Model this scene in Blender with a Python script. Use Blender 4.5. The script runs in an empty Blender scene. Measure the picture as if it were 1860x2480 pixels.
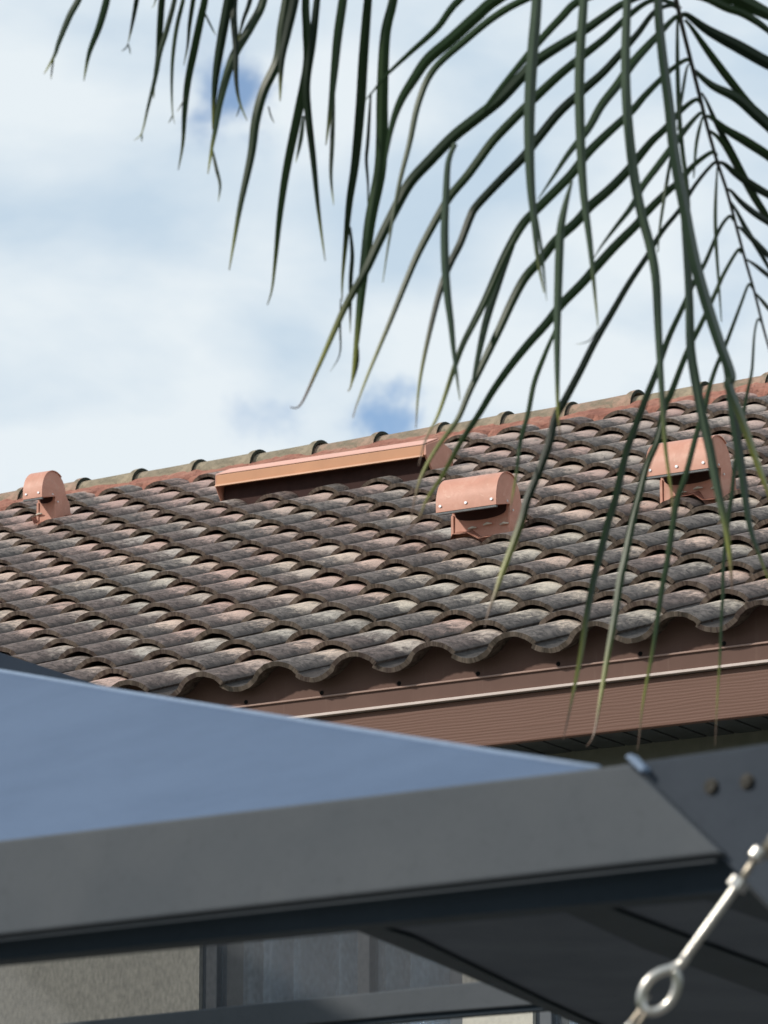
import bpy, bmesh, math, random
from mathutils import Vector, Matrix, noise as mnoise
R = math.radians
random.seed(7)
S = bpy.context.scene
C = S.collection

# ------------------------------------------------------------------ camera
PITCH = R(14.1165); FPX = 10979.4; CX, CY = 930.0, 1240.0
CAM = Vector((0, 0, 1.62))
RT = Vector((1, 0, 0)); FW = Vector((0, math.cos(PITCH), math.sin(PITCH))); UPc = Vector((0, -math.sin(PITCH), math.cos(PITCH)))
cd = bpy.data.cameras.new("camera"); cam = bpy.data.objects.new("camera", cd); C.objects.link(cam)
cam.location = CAM; cam.rotation_euler = (R(90) + PITCH, 0, 0)
cd.sensor_fit = 'HORIZONTAL'; cd.sensor_width = 36; cd.lens = FPX / 1860 * 36
cd.clip_start = 0.1; cd.clip_end = 5000
cd.dof.use_dof = True; cd.dof.focus_distance = 17.5; cd.dof.aperture_fstop = 15.5; cd.dof.aperture_blades = 0
S.camera = cam

# ------------------------------------------------------------------ house frame (measured from the tile lattice)
def cw(v): return RT * v[0] - UPc * v[1] + FW * v[2]          # camera axes (x right, y down, z forward) -> world
_e = cw((0.8600, -0.1242, -0.4950)); E = Vector((_e.x, _e.y, 0)).normalized()      # along the eave, towards the right
UP = Vector((0, 0, 1)); H = UP.cross(E)                                            # H: horizontal, from the eave into the house
RP_ = R(22.62); U = H * math.cos(RP_) + UP * math.sin(RP_); N = UP * math.cos(RP_) - H * math.sin(RP_)
O = CAM + cw((-0.5378, 0.5612, 15.308))
W, EXP = 0.30, 0.35
def sag(y):
    t = y / (EXP * 20); return -0.0173 * 4 * t * (1 - t)
def RP(a, y, h=0.0): return O + E * a + U * y + N * (h + sag(y))
def ray(px, py): return (RT * ((px - CX) / FPX) - UPc * ((py - CY) / FPX) + FW)
def P(px, py, Z): return CAM + ray(px, py) * Z
def hit(px, py, p, n):
    d = ray(px, py); return CAM + d * ((p - CAM).dot(n) / d.dot(n))

# ------------------------------------------------------------------ sky and sun
SUNV = (-H * 0.66 - E * 0.52 + UP * 0.56).normalized()
w = bpy.data.worlds.new("World"); S.world = w; w.use_nodes = True
nt = w.node_tree; nt.nodes.clear()
def nd(nt, t, **k):
    n = nt.nodes.new(t)
    for a, b in k.items():
        if a == 'ins':
            for i, v in b.items(): n.inputs[i].default_value = v
        else: setattr(n, a, b)
    return n
sky = nd(nt, 'ShaderNodeTexSky', sky_type='NISHITA', sun_disc=False)
sky.sun_elevation = math.asin(SUNV.z); sky.sun_rotation = math.atan2(SUNV.x, SUNV.y)
sky.air_density = 1.0; sky.dust_density = 0.1; sky.ozone_density = 2.6
bg1 = nd(nt, 'ShaderNodeBackground', ins={'Strength': 0.15}); nt.links.new(sky.outputs[0], bg1.inputs[0])
geo = nd(nt, 'ShaderNodeTexCoord')
mp = nd(nt, 'ShaderNodeMapping'); mp.inputs['Scale'].default_value = (1, 1, 1.9); nt.links.new(geo.outputs['Generated'], mp.inputs[0])
n1 = nd(nt, 'ShaderNodeTexNoise', ins={'Scale': 7.0, 'Detail': 6.0, 'Roughness': 0.48, 'Distortion': 0.15}); nt.links.new(mp.outputs[0], n1.inputs['Vector'])
n2 = nd(nt, 'ShaderNodeTexNoise', ins={'Scale': 15.0, 'Detail': 5.0, 'Roughness': 0.48, 'Distortion': 0.15}); nt.links.new(mp.outputs[0], n2.inputs['Vector'])
# a few holes in the cloud, each a direction in the real sky
gaps = [(610, 250, 26, 1.0), (560, 190, 18, .5), (895, 985, 17, .95), (960, 1005, 20, .5), (590, 1040, 24, .75), (250, 60, 30, .55), (1150, 520, 60, .45), (1690, 600, 60, .5), (560, 700, 80, .22), (450, 60, 50, .35), (60, 110, 26, .3)]
acc = None
def math_(op, a, b=None, c=None):
    m = nd(nt, 'ShaderNodeMath', operation=op)
    for i, v in enumerate((a, b, c)):
        if v is None: continue
        if isinstance(v, (int, float)): m.inputs[i].default_value = v
        else: nt.links.new(v, m.inputs[i])
    return m.outputs[0]
wob = nd(nt, 'ShaderNodeTexNoise', ins={'Scale': 40.0, 'Detail': 4.0, 'Roughness': 0.6}); nt.links.new(geo.outputs['Generated'], wob.inputs['Vector'])
vsub = nd(nt, 'ShaderNodeVectorMath', operation='SUBTRACT'); nt.links.new(wob.outputs['Color'], vsub.inputs[0]); vsub.inputs[1].default_value = (.5, .5, .5)
vsc = nd(nt, 'ShaderNodeVectorMath', operation='SCALE'); nt.links.new(vsub.outputs[0], vsc.inputs[0]); vsc.inputs['Scale'].default_value = 0.030
vadd = nd(nt, 'ShaderNodeVectorMath', operation='ADD'); nt.links.new(geo.outputs['Generated'], vadd.inputs[0]); nt.links.new(vsc.outputs[0], vadd.inputs[1])
for gx, gy, gr, ga in gaps:
    d = ray(gx, gy).normalized()
    vd = nd(nt, 'ShaderNodeVectorMath', operation='DISTANCE'); nt.links.new(vadd.outputs[0], vd.inputs[0]); vd.inputs[1].default_value = d
    s_ = gr * 5.2 / FPX
    g = math_('MULTIPLY', math_('EXPONENT', math_('MULTIPLY', math_('POWER', math_('DIVIDE', vd.outputs['Value'], s_), 2.0), -1.0)), ga)
    acc = g if acc is None else math_('ADD', acc, g)
cov = math_('ADD', math_('MULTIPLY', n1.outputs[0], 0.9), math_('MULTIPLY', n2.outputs[0], 0.45))     # about .67
cov = math_('SUBTRACT', cov, math_('MULTIPLY', acc, 0.33))
mr = nd(nt, 'ShaderNodeMapRange', interpolation_type='SMOOTHSTEP', ins={'From Min': 0.27, 'From Max': 0.60, 'To Min': 0.08, 'To Max': 0.97}); nt.links.new(cov, mr.inputs[0])
cr = nd(nt, 'ShaderNodeValToRGB'); cr.color_ramp.elements[0].position = 0.36; cr.color_ramp.elements[0].color = (0.59, 0.72, 0.84, 1)
cr.color_ramp.elements[1].position = 0.60; cr.color_ramp.elements[1].color = (0.85, 0.92, 0.96, 1)
nt.links.new(n2.outputs[0], cr.inputs[0])
bg2 = nd(nt, 'ShaderNodeBackground', ins={'Strength': 0.97}); nt.links.new(cr.outputs[0], bg2.inputs[0])
mx = nd(nt, 'ShaderNodeMixShader'); nt.links.new(mr.outputs[0], mx.inputs[0]); nt.links.new(bg1.outputs[0], mx.inputs[1]); nt.links.new(bg2.outputs[0], mx.inputs[2])
out = nd(nt, 'ShaderNodeOutputWorld'); nt.links.new(mx.outputs[0], out.inputs[0])
sl = bpy.data.lights.new("sun", 'SUN'); sl.energy = 3.3; sl.angle = R(2.5); sl.color = (1, 0.93, 0.83)
so = bpy.data.objects.new("sun", sl); C.objects.link(so); so.rotation_euler = SUNV.to_track_quat('Z', 'Y').to_euler(); so.location = (0, 0, 30)
S.view_settings.view_transform = 'Standard'; S.view_settings.look = 'None'; S.view_settings.exposure = 0; S.view_settings.gamma = 1

# ------------------------------------------------------------------ helpers
def tag(o, label=None, cat=None, group=None, kind=None):
    if label: o['label'] = label
    if cat: o['category'] = cat
    if group: o['group'] = group
    if kind: o['kind'] = kind
    return o
def empty(name, loc, label, cat):
    o = bpy.data.objects.new(name, None); C.objects.link(o); o.location = loc; o.empty_display_size = .2
    return tag(o, label, cat)
def root_loc(p):
    l = Vector((0, 0, 0))
    while p is not None: l += p.location; p = p.parent
    return l
def link(name, me, mat, parent=None, smooth=False):
    """vertices come in world coordinates; a child is stored relative to its parent"""
    o = bpy.data.objects.new(name, me); C.objects.link(o)
    if mat is not None: me.materials.append(mat)
    if parent is not None:
        o.parent = parent; off = root_loc(parent); me.transform(Matrix.Translation(-off))
    if smooth:
        for p in me.polygons: p.use_smooth = True
    return o
class MB:
    def __init__(s): s.v = []; s.f = []
    def add(s, vs, fs):
        b = len(s.v); s.v += [Vector(v) for v in vs]; s.f += [[i + b for i in f] for f in fs]
    def prism(s, pts, d):                     # polygon swept along d
        n = len(pts); d = Vector(d)
        s.add(list(pts) + [Vector(p) + d for p in pts], [list(range(n))[::-1], list(range(n, 2 * n))] + [[i, (i + 1) % n, n + (i + 1) % n, n + i] for i in range(n)])
    def box(s, o, x, y, z):
        o, x, y, z = Vector(o), Vector(x), Vector(y), Vector(z)
        s.prism([o, o + x, o + x + y, o + y], z)
    def tube(s, pts, r, n=10, cap=True):
        pts = [Vector(p) for p in pts]; rs = r if isinstance(r, (list, tuple)) else [r] * len(pts)
        b = len(s.v); prev = None
        for i, p in enumerate(pts):
            t = (pts[min(i + 1, len(pts) - 1)] - pts[max(i - 1, 0)]).normalized()
            if prev is None:
                a = t.orthogonal().normalized()
            else:
                a = (prev - t * prev.dot(t)).normalized()
            prev = a; c = t.cross(a)
            for k in range(n):
                th = 2 * math.pi * k / n; s.v.append(p + (a * math.cos(th) + c * math.sin(th)) * rs[i])
        for i in range(len(pts) - 1):
            for k in range(n):
                s.f.append([b + i * n + k, b + i * n + (k + 1) % n, b + (i + 1) * n + (k + 1) % n, b + (i + 1) * n + k])
        if cap:
            s.f.append([b + k for k in range(n)][::-1]); s.f.append([b + (len(pts) - 1) * n + k for k in range(n)])
    def build(s, name, mat, parent=None, smooth=False, bevel=0, fix=True):
        me = bpy.data.meshes.new(name); me.from_pydata(s.v, [], s.f); me.update()
        if fix:
            bm = bmesh.new(); bm.from_mesh(me); bmesh.ops.recalc_face_normals(bm, faces=bm.faces); bm.to_mesh(me); bm.free()
        o = link(name, me, mat, parent, smooth)
        if bevel:
            m = o.modifiers.new("bevel", 'BEVEL'); m.width = bevel; m.segments = 2; m.limit_method = 'ANGLE'; m.angle_limit = R(40)
        return o

# ------------------------------------------------------------------ materials
class Mat:
    def __init__(s, name, rough=.7, metal=0.0, spec=.3):
        s.m = bpy.data.materials.new(name); s.m.use_nodes = True; s.t = s.m.node_tree; s.b = s.t.nodes['Principled BSDF']
        s.b.inputs['Roughness'].default_value = rough; s.b.inputs['Metallic'].default_value = metal; s.b.inputs['Specular IOR Level'].default_value = spec
        s.co = nd(s.t, 'ShaderNodeTexCoord')
    def n(s, t, **k): return nd(s.t, t, **k)
    def l(s, a, b): s.t.links.new(a, b)
    def noise(s, scale, detail=4, rough=.55, dist=0, vec=None, stretch=None, rot=None):
        n = s.n('ShaderNodeTexNoise', ins={'Scale': scale, 'Detail': detail, 'Roughness': rough, 'Distortion': dist})
        v = vec or s.co.outputs['Object']
        if stretch:
            m = s.n('ShaderNodeMapping'); m.inputs['Scale'].default_value = stretch
            if rot: m.inputs['Rotation'].default_value = rot
            s.l(v, m.inputs[0]); v = m.outputs[0]
        s.l(v, n.inputs['Vector']); return n.outputs[0]
    def ramp(s, fac, stops):
        r = s.n('ShaderNodeValToRGB'); e = r.color_ramp.elements
        while len(e) < len(stops): e.new(.5)
        for i, (p, c) in enumerate(stops):
            e[i].position = p; e[i].color = (*c, 1) if len(c) == 3 else c
        s.l(fac, r.inputs[0]); return r.outputs[0]
    def mix(s, fac, a, b, mode='MIX'):
        m = s.n('ShaderNodeMix', data_type='RGBA', blend_type=mode)
        for i, v in ((0, fac), (6, a), (7, b)):
            if isinstance(v, (int, float)): m.inputs[i].default_value = v
            elif isinstance(v, tuple): m.inputs[i].default_value = (*v, 1)
            else: s.l(v, m.inputs[i])
        return m.outputs[2]
    def math(s, op, a, b=None):
        m = s.n('ShaderNodeMath', operation=op)
        for i, v in enumerate((a, b)):
            if v is None: continue
            if isinstance(v, (int, float)): m.inputs[i].default_value = v
            else: s.l(v, m.inputs[i])
        return m.outputs[0]
    def step(s, v, a, b, lo=0., hi=1.):
        m = s.n('ShaderNodeMapRange', interpolation_type='SMOOTHSTEP', ins={'From Min': a, 'From Max': b, 'To Min': lo, 'To Max': hi}); s.l(v, m.inputs[0]); return m.outputs[0]
    def col(s, c):
        if isinstance(c, tuple): s.b.inputs['Base Color'].default_value = (*c, 1)
        else: s.l(c, s.b.inputs['Base Color'])
    def bump(s, h, strength=.3, dist=.01):
        b = s.n('ShaderNodeBump', ins={'Strength': strength, 'Distance': dist}); s.l(h, b.inputs['Height']); s.l(b.outputs[0], s.b.inputs['Normal'])

def simple(name, c, rough=.6, metal=0, var=.12, scale=30, bump=.1, spec=.3):
    m = Mat(name, rough, metal, spec)
    d = tuple(x * (1 - var) for x in c); l_ = tuple(min(1, x * (1 + var)) for x in c)
    n = m.noise(scale, 6, .6); m.col(m.ramp(n, [(.3, d), (.7, l_)]))
    if bump: m.bump(m.noise(scale * 4, 3), bump, .002)
    return m.m

# tiles: attribute tile = (random a, random b, position along the tile 0 mouth..1 head), course = height on the roof, edge = broken mouth edge
def tile_mat():
    m = Mat("weathered_tile", .88, 0, .2)
    at = m.n('ShaderNodeAttribute', attribute_name='tile'); sp = m.n('ShaderNodeSeparateColor'); m.l(at.outputs['Color'], sp.inputs[0])
    ra, rb, t = sp.outputs[0], sp.outputs[1], sp.outputs[2]
    a2 = m.n('ShaderNodeAttribute', attribute_name='aux'); s2 = m.n('ShaderNodeSeparateColor'); m.l(a2.outputs['Color'], s2.inputs[0])
    course, edge, side = s2.outputs[0], s2.outputs[1], s2.outputs[2]
    uvw = m.n('ShaderNodeAttribute', attribute_name='flat').outputs['Vector']     # roof-plane metres
    big = m.noise(9, 5, .65, .6, vec=uvw, stretch=(1.0, .55, 1))
    mid = m.noise(52, 6, .72, .5, vec=uvw, stretch=(1.0, .5, 1))
    fine = m.noise(190, 4, .7, 0, vec=uvw)
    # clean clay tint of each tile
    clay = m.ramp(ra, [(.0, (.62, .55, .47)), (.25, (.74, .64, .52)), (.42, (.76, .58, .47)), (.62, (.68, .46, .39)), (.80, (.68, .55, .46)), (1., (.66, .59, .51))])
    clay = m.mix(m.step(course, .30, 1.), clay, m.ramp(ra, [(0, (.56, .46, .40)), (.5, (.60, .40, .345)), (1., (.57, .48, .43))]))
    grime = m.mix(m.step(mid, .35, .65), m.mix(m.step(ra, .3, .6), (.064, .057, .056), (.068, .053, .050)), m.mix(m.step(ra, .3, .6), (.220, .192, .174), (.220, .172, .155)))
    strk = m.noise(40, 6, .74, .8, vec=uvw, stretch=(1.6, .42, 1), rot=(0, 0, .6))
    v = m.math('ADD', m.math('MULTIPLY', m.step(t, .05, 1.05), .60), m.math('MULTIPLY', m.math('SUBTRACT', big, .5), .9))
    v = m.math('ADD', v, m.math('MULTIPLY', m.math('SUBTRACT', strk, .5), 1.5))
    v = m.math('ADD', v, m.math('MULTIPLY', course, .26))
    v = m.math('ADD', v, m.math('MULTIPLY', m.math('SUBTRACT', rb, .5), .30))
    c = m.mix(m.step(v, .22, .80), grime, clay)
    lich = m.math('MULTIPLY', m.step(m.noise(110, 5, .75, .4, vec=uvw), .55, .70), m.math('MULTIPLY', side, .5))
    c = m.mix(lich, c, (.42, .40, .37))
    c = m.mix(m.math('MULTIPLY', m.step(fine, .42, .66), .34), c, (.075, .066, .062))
    c = m.mix(m.step(side, .55, .08, 0, .78), c, (.050, .046, .044))  # painted shade: low flanks and pans go dark with profile height
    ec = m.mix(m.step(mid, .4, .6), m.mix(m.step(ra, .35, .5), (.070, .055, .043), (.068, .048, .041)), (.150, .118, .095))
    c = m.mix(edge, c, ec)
    m.col(c)
    m.bump(m.math('ADD', m.math('MULTIPLY', mid, .8), m.math('MULTIPLY', fine, .5)), .9, .006)
    return m.m
M = {}
M['tile'] = tile_mat()
def ridge_mat():
    m = Mat("ridge_tile_clay", .9, 0, .2)
    oi = m.n('ShaderNodeObjectInfo')
    n = m.noise(7, 6, .7, .6); f = m.noise(45, 5, .7, .4)
    c = m.ramp(oi.outputs['Random'], [(.0, (.34, .28, .20)), (.35, (.31, .26, .19)), (.55, (.36, .25, .19)), (.8, (.39, .235, .18)), (1., (.35, .30, .22))])
    c = m.mix(m.step(n, .42, .66), c, (.19, .165, .12)); c = m.mix(m.step(f, .5, .72, 0, .6), c, (.09, .075, .05))
    c = m.mix(m.step(m.noise(90, 3), .6, .72, 0, .4), c, (.45, .40, .28))
    m.col(c); m.bump(f, .9, .008); return m.m
M['ridge'] = ridge_mat()
M['rim'] = simple('dark_green_rim', (.030, .034, .024), .95, 0, .4, 40, .5)  # dark greenish tone for the mouth face of each ridge tile
def mortar_mat():
    m = Mat("ridge_mortar", .92, 0, .15)
    n = m.noise(6, 7, .7, .5); f = m.noise(40, 5, .7, .6)
    c = m.ramp(n, [(.32, (.24, .105, .08)), (.5, (.37, .17, .125)), (.68, (.43, .24, .18))])
    c = m.mix(m.step(f, .52, .68, 0, .6), c, (.12, .06, .045)); m.col(c); m.bump(f, 1., .012); return m.m
M['mortar'] = mortar_mat()
def vent_mat():
    m = Mat("painted_vent", .5, 0, .35)
    n = m.noise(9, 6, .7, .8); f = m.noise(120, 4, .7)
    c = m.ramp(n, [(.3, (.49, .235, .165)), (.55, (.56, .275, .20)), (.75, (.61, .36, .27))])
    c = m.mix(m.step(f, .62, .72, 0, .35), c, (.22, .10, .075)); c = m.mix(m.step(m.noise(24, 6, .75, 1.5), .56, .72, 0, .5), c, (.70, .47, .36)); c = m.mix(m.step(m.noise(5, 5, .7), .5, .8, 0, .5), c, (.42, .24, .18)); m.col(c); m.bump(m.noise(14, 2), .15, .01); return m.m
M['vent'] = vent_mat()
M['vent_long'] = simple('painted_ridge_vent', (.50, .245, .13), .45, 0, .07, 8, .05)
M['vent_top'] = simple('skylit_top_pink', (.68, .38, .30), .55, 0, .08, 8, .05)  # paler pink puts the skylight on the vent top into the colour
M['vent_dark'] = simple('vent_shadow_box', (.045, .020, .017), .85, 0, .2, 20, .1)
M['seal'] = simple('sealant', (.62, .57, .48), .7, 0, .15, 60, .5)
M['rivet'] = simple('rivet_head', (.75, .75, .76), .3, .6, .05, 60, 0)
M['mesh'] = simple('zinc_mesh', (.16, .165, .17), .6, .4, .4, 500, .6)
def wood(name, c0, c1):
    m = Mat(name, .6, 0, .3)
    loc = m.n('ShaderNodeAttribute', attribute_name='flat').outputs['Vector']
    a = m.noise(60, 5, .6, .5, vec=loc, stretch=(.035, 4.6, 1)); b = m.noise(5, 4, .5, .2, vec=loc, stretch=(.3, 1, 1))
    wv = m.n('ShaderNodeTexWave', wave_type='BANDS', bands_direction='Y', ins={'Scale': 30.0, 'Distortion': 9.0, 'Detail': 3.0, 'Detail Scale': .35, 'Detail Roughness': .6}); 
    mpn = m.n('ShaderNodeMapping'); mpn.inputs['Scale'].default_value = (.22, 1, 1); m.l(loc, mpn.inputs[0]); m.l(mpn.outputs[0], wv.inputs['Vector'])
    g = m.math('ADD', m.math('MULTIPLY', a, .68), m.math('MULTIPLY', wv.outputs['Fac'], .32))
    c = m.mix(m.step(g, .30, .72), c0, c1); c = m.mix(m.step(b, .3, .7, 0, .25), c, c0); m.col(c); m.bump(g, .35, .003); return m.m
M['fascia'] = wood('grained_fascia_board', (.132, .066, .046), (.162, .083, .060))
def flash_mat():
    m = Mat("brown_flashing", .62, 0, .15)
    n = m.noise(4, 5, .6, .3); st = m.noise(16, 4, .6, .2, stretch=(3, 3, .25))
    c = m.ramp(n, [(.3, (.120, .068, .054)), (.7, (.150, .088, .070))]); c = m.mix(m.step(st, .58, .74, 0, .35), c, (.19, .125, .10)); m.col(c); m.bump(m.noise(200, 2), .08, .001); return m.m
M['flash'] = flash_mat()
M['drip'] = simple('pale_drip_edge', (.55, .46, .42), .35, .15, .08, 12, .02)
M['lit_lip'] = simple('flashing_lip', (.34, .22, .18), .4, 0, .1, 12, .02)  # paler than the flashing: the lit edge is put into the colour
M['soffit'] = simple('dark_soffit', (.062, .066, .070), .6, 0, .2, 20, .1)
M['frieze'] = simple('grey_frieze', (.20, .195, .165), .7, 0, .12, 20, .1)
M['hole'] = simple('hole_black', (.006, .005, .005), .95, 0, .1, 10, 0)
M['deck'] = simple('light_block_deck', (.05, .04, .035), .9)
def wall_mat():
    m = Mat("cream_siding", .75, 0, .2)
    n = m.noise(5, 5, .6); wv = m.n('ShaderNodeTexWave', wave_type='BANDS', bands_direction='Z', ins={'Scale': 32.0, 'Distortion': .3})
    m.l(m.co.outputs['Object'], wv.inputs['Vector'])
    m.col(m.mix(m.step(m.noise(60, 5, .7), .4, .7, 0, .4), m.ramp(n, [(.3, (.46, .44, .39)), (.7, (.54, .52, .46))]), (.36, .35, .32))); m.bump(m.noise(90, 4), .4, .004); return m.m
M['wall'] = wall_mat()
def paint(name, c0, c1, rough=.42, spec=.4):
    m = Mat(name, rough, 0, spec)
    n = m.noise(3.2, 5, .6, .2); g = m.noise(420, 3, .7); g2 = m.noise(60, 5, .7)
    c = m.mix(m.step(n, .3, .7), c0, c1); c = m.mix(m.step(g, .35, .7, 0, .22), c, tuple(min(1, x * 1.5) for x in c1)); c = m.mix(m.step(g2, .52, .75, 0, .28), c, tuple(x * .6 for x in c0))
    m.col(c); m.bump(g, .25, .0015); return m.m
M['beam'] = paint('graphite_powder_coat', (.062, .071, .082), (.078, .086, .096), .68, .15)
M['plate'] = paint('slate_powder_coat', (.034, .042, .055), (.046, .055, .069), .72, .1)
M['rail'] = paint('black_powder_coat', (.018, .027, .037), (.026, .036, .048), .7, .1)
M['under'] = paint('canopy_underside', (.085, .098, .120), (.110, .125, .150), .9, .05)
M['canopy'] = paint('skylit_blue_canopy', (.055, .090, .158), (.072, .112, .188), .62, .3)  # grey cloth, with the blue of the skylight put into its colour
M['canopy_dark'] = paint('dark_slate_canopy', (.050, .066, .095), (.065, .083, .115), .7, .2)
M['piping'] = simple('canopy_piping', (.17, .23, .33), .5, 0, .1, 40, .1)
M['bolt'] = simple('blackened_bolt', (.030, .028, .024), .4, .5, .3, 60, .3)
M['steel'] = simple('polished_steel', (.56, .54, .50), .30, 1, .06, 80, .05)
M['steel_dull'] = simple('stained_steel', (.42, .37, .30), .35, 1, .35, 60, .3)
M['cable'] = simple('steel_cable', (.20, .20, .20), .4, .8, .3, 200, .4)
M['glass'] = simple('window_glass', (.045, .060, .075), .08, 0, .1, 3, 0, .6)
M['wframe'] = simple('window_frame_grey', (.10, .11, .125), .5, 0, .08, 20, .05)
def curtain_mat():
    m = Mat("curtain_cloth", .85, 0, .1); m.col(m.ramp(m.noise(3, 3), [(.3, (.25, .36, .46)), (.7, (.38, .50, .60))])); return m.m
M['curtain'] = curtain_mat()
M['trunk'] = simple('palm_trunk_bark', (.16, .13, .10), .9, 0, .4, 12, .8)
def leaf_mat(name, c_dark, c_light, gl=.4):
    m = Mat(name, gl, 0, .25)
    a = m.n('ShaderNodeAttribute', attribute_name='leaf'); sp = m.n('ShaderNodeSeparateColor'); m.l(a.outputs['Color'], sp.inputs[0])
    n = m.noise(9, 4, .6)
    c = m.mix(m.step(m.math('ADD', m.math('MULTIPLY', sp.outputs[0], .7), m.math('MULTIPLY', n, .5)), .3, .9), c_dark, c_light)
    c = m.mix(m.step(sp.outputs[1], .74, .93), c, (.25, .26, .06))
    c = m.mix(m.step(sp.outputs[1], .88, .97), c, (.17, .11, .08))
    m.col(c)
    tr = m.n('ShaderNodeBsdfTranslucent'); m.l(m.mix(.5, c, (.10, .18, .02)), tr.inputs[0])
    mx = m.n('ShaderNodeMixShader', ins={0: .16}); m.l(m.b.outputs[0], mx.inputs[1]); m.l(tr.outputs[0], mx.inputs[2])
    m.l(mx.outputs[0], m.t.nodes['Material Output'].inputs[0]); return m.m
M['leaf'] = leaf_mat('palm_leaflet', (.008, .019, .008), (.022, .048, .014))  # green lowered so the shade on the undersides sits in the colour
M['leaf_grey'] = leaf_mat('palm_leaflet_glaucous', (.028, .050, .032), (.068, .100, .064), .4)
M['rachis'] = simple('palm_rachis', (.022, .020, .014), .6, 0, .4, 30, .3)

# ------------------------------------------------------------------ ground
gm = Mat("lawn", .95, 0, .1); gm.col(gm.ramp(gm.noise(1.5, 6, .7), [(.3, (.05, .075, .03)), (.7, (.11, .12, .06))])); gm.bump(gm.noise(40, 4), .6, .03)
b = MB(); b.add([(-600, -600, 0), (600, -600, 0), (600, 600, 0), (-600, 600, 0)], [[0, 1, 2, 3]])
tag(b.build('ground', gm.m, fix=False), kind='structure')
pm = simple('patio_concrete', (.17, .165, .16), .85, 0, .15, 3, .2)
b = MB(); b.add([(-7, -4, .004), (7, -4, .004), (7, 14, .004), (-7, 14, .004)], [[0, 1, 2, 3]])
tag(b.build('patio', pm, fix=False), kind='structure')

# ------------------------------------------------------------------ house
A0, A1 = -30, 12              # tile columns
house_loc = Vector((RP((A0 + A1) / 2 * W, 0).x, RP((A0 + A1) / 2 * W, 0).y, 0)) + H * 3.0
house = empty('house', house_loc, 'house with weathered clay barrel tile roof and brown wood grain fascia', 'house')
def flat_attr(me, fn, off=Vector((0, 0, 0))):
    at = me.attributes.new('flat', 'FLOAT_VECTOR', 'POINT')
    for i, v in enumerate(me.vertices): at.data[i].vector = fn(v.co + off)

# profile of one S tile: pan on the left, barrel on the right
def prof(x):
    if x < .135:
        u = x / .135; return -.026 * math.sin(math.pi * min(1, u)) ** .8 - .009 + .007 * u
    u = (x - .135) / (W + .012 - .135); return .0425 * math.sin(math.pi * min(1, max(0, u))) ** .68 - .002 - .004 * u
NX = 22
xs = [W * 1.04 * (i / NX) for i in range(NX + 1)]
TH = .0165
verts, faces, tileA, auxA, flatA = [], [], [], [], []
NROW = 21
ys = [0.0, .012, .09, .18, .27, .352, .40]
for row in range(NROW):
    rowdx = random.uniform(-.004, .004)
    for c in range(A0, A1):
        if row == 21 and False: continue
        cl = mnoise.noise(Vector((c * .38, row * .55, 3.1))) * .9 + mnoise.noise(Vector((c * .13, row * .16, 9.7))) * .7
        ra = min(1, max(0, .52 + cl + random.uniform(-.22, .22))); rb = min(1, max(0, .5 + mnoise.noise(Vector((c * .5, row * .6, 17.3))) * .8 + random.uniform(-.28, .28)))
        # neighbouring tiles of the same batch share a tint more often than not
        dx = rowdx + random.gauss(0, .0022); dy = random.gauss(0, .0045); dh = random.gauss(0, .0013); rot = random.gauss(0, .006); tl = random.gauss(0, .0012)
        y0 = row * EXP
        if row == 0: y0 -= .025
        nx = len(xs)
        zp = [prof(x) for x in xs]
        # normals of the profile
        nn = []
        for i in range(nx):
            a = max(0, i - 1); b_ = min(nx - 1, i + 1); tx, tz = xs[b_] - xs[a], zp[b_] - zp[a]; L = math.hypot(tx, tz); nn.append((-tz / L, tx / L))
        base = len(verts)
        def put(i, y, under, e):
            lift = -.030 * (y / EXP)
            taper = 1 - .05 * max(0, y) / EXP
            x, z = xs[i], zp[i]
            if row and z > 0: z *= .95
            th = TH if under else 0
            chip = 0
            px_ = x - nn[i][0] * th; pz = z * taper - nn[i][1] * th
            yy = y + (random.gauss(0, .0016) if y == 0 else 0)
            zz = pz + lift + dh + tl * (x - .15) * 10 * .3 + (random.gauss(0, .0006) if y < .02 else 0)
            p = RP(c * W + px_ + dx + rot * (yy - .17), y0 + yy + dy - rot * (x - .15), zz)
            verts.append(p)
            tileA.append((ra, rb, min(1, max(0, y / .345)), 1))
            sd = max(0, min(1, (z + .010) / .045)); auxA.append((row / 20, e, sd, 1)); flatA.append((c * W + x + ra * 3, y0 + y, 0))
        tops = []
        for j, y in enumerate(ys):
            r_ = []
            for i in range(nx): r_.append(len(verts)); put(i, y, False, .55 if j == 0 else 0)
            tops.append(r_)
        uns = []
        for y in (0.0, .05, .20, .40):
            r_ = []
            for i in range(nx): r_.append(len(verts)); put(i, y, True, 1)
            uns.append(r_)
        # separate ring for the mouth face so its colour is crisp
        m0 = []
        for i in range(nx): m0.append(len(verts)); put(i, 0.0, False, 1); verts[-1] = verts[tops[0][i]].copy()
        for i in range(nx - 1):
            for j in range(len(tops) - 1): faces.append((tops[j][i], tops[j][i + 1], tops[j + 1][i + 1], tops[j + 1][i]))
            for j in range(len(uns) - 1): faces.append((uns[j + 1][i], uns[j + 1][i + 1], uns[j][i + 1], uns[j][i]))
            faces.append((uns[0][i], uns[0][i + 1], m0[i + 1], m0[i]))
        for i in (0, nx - 1):
            faces.append((tops[0][i], tops[-1][i], uns[-1][i], uns[0][i]) if i == 0 else (uns[0][i], uns[-1][i], tops[-1][i], tops[0][i]))
me = bpy.data.meshes.new('roof'); me.from_pydata(verts, [], faces); me.update()
for nm, arr in (('tile', tileA), ('aux', auxA)):
    at = me.attributes.new(nm, 'FLOAT_COLOR', 'POINT'); at.data.foreach_set('color', [x for q in arr for x in q])
at = me.attributes.new('flat', 'FLOAT_VECTOR', 'POINT'); at.data.foreach_set('vector', [x for q in flatA for x in q])
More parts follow.
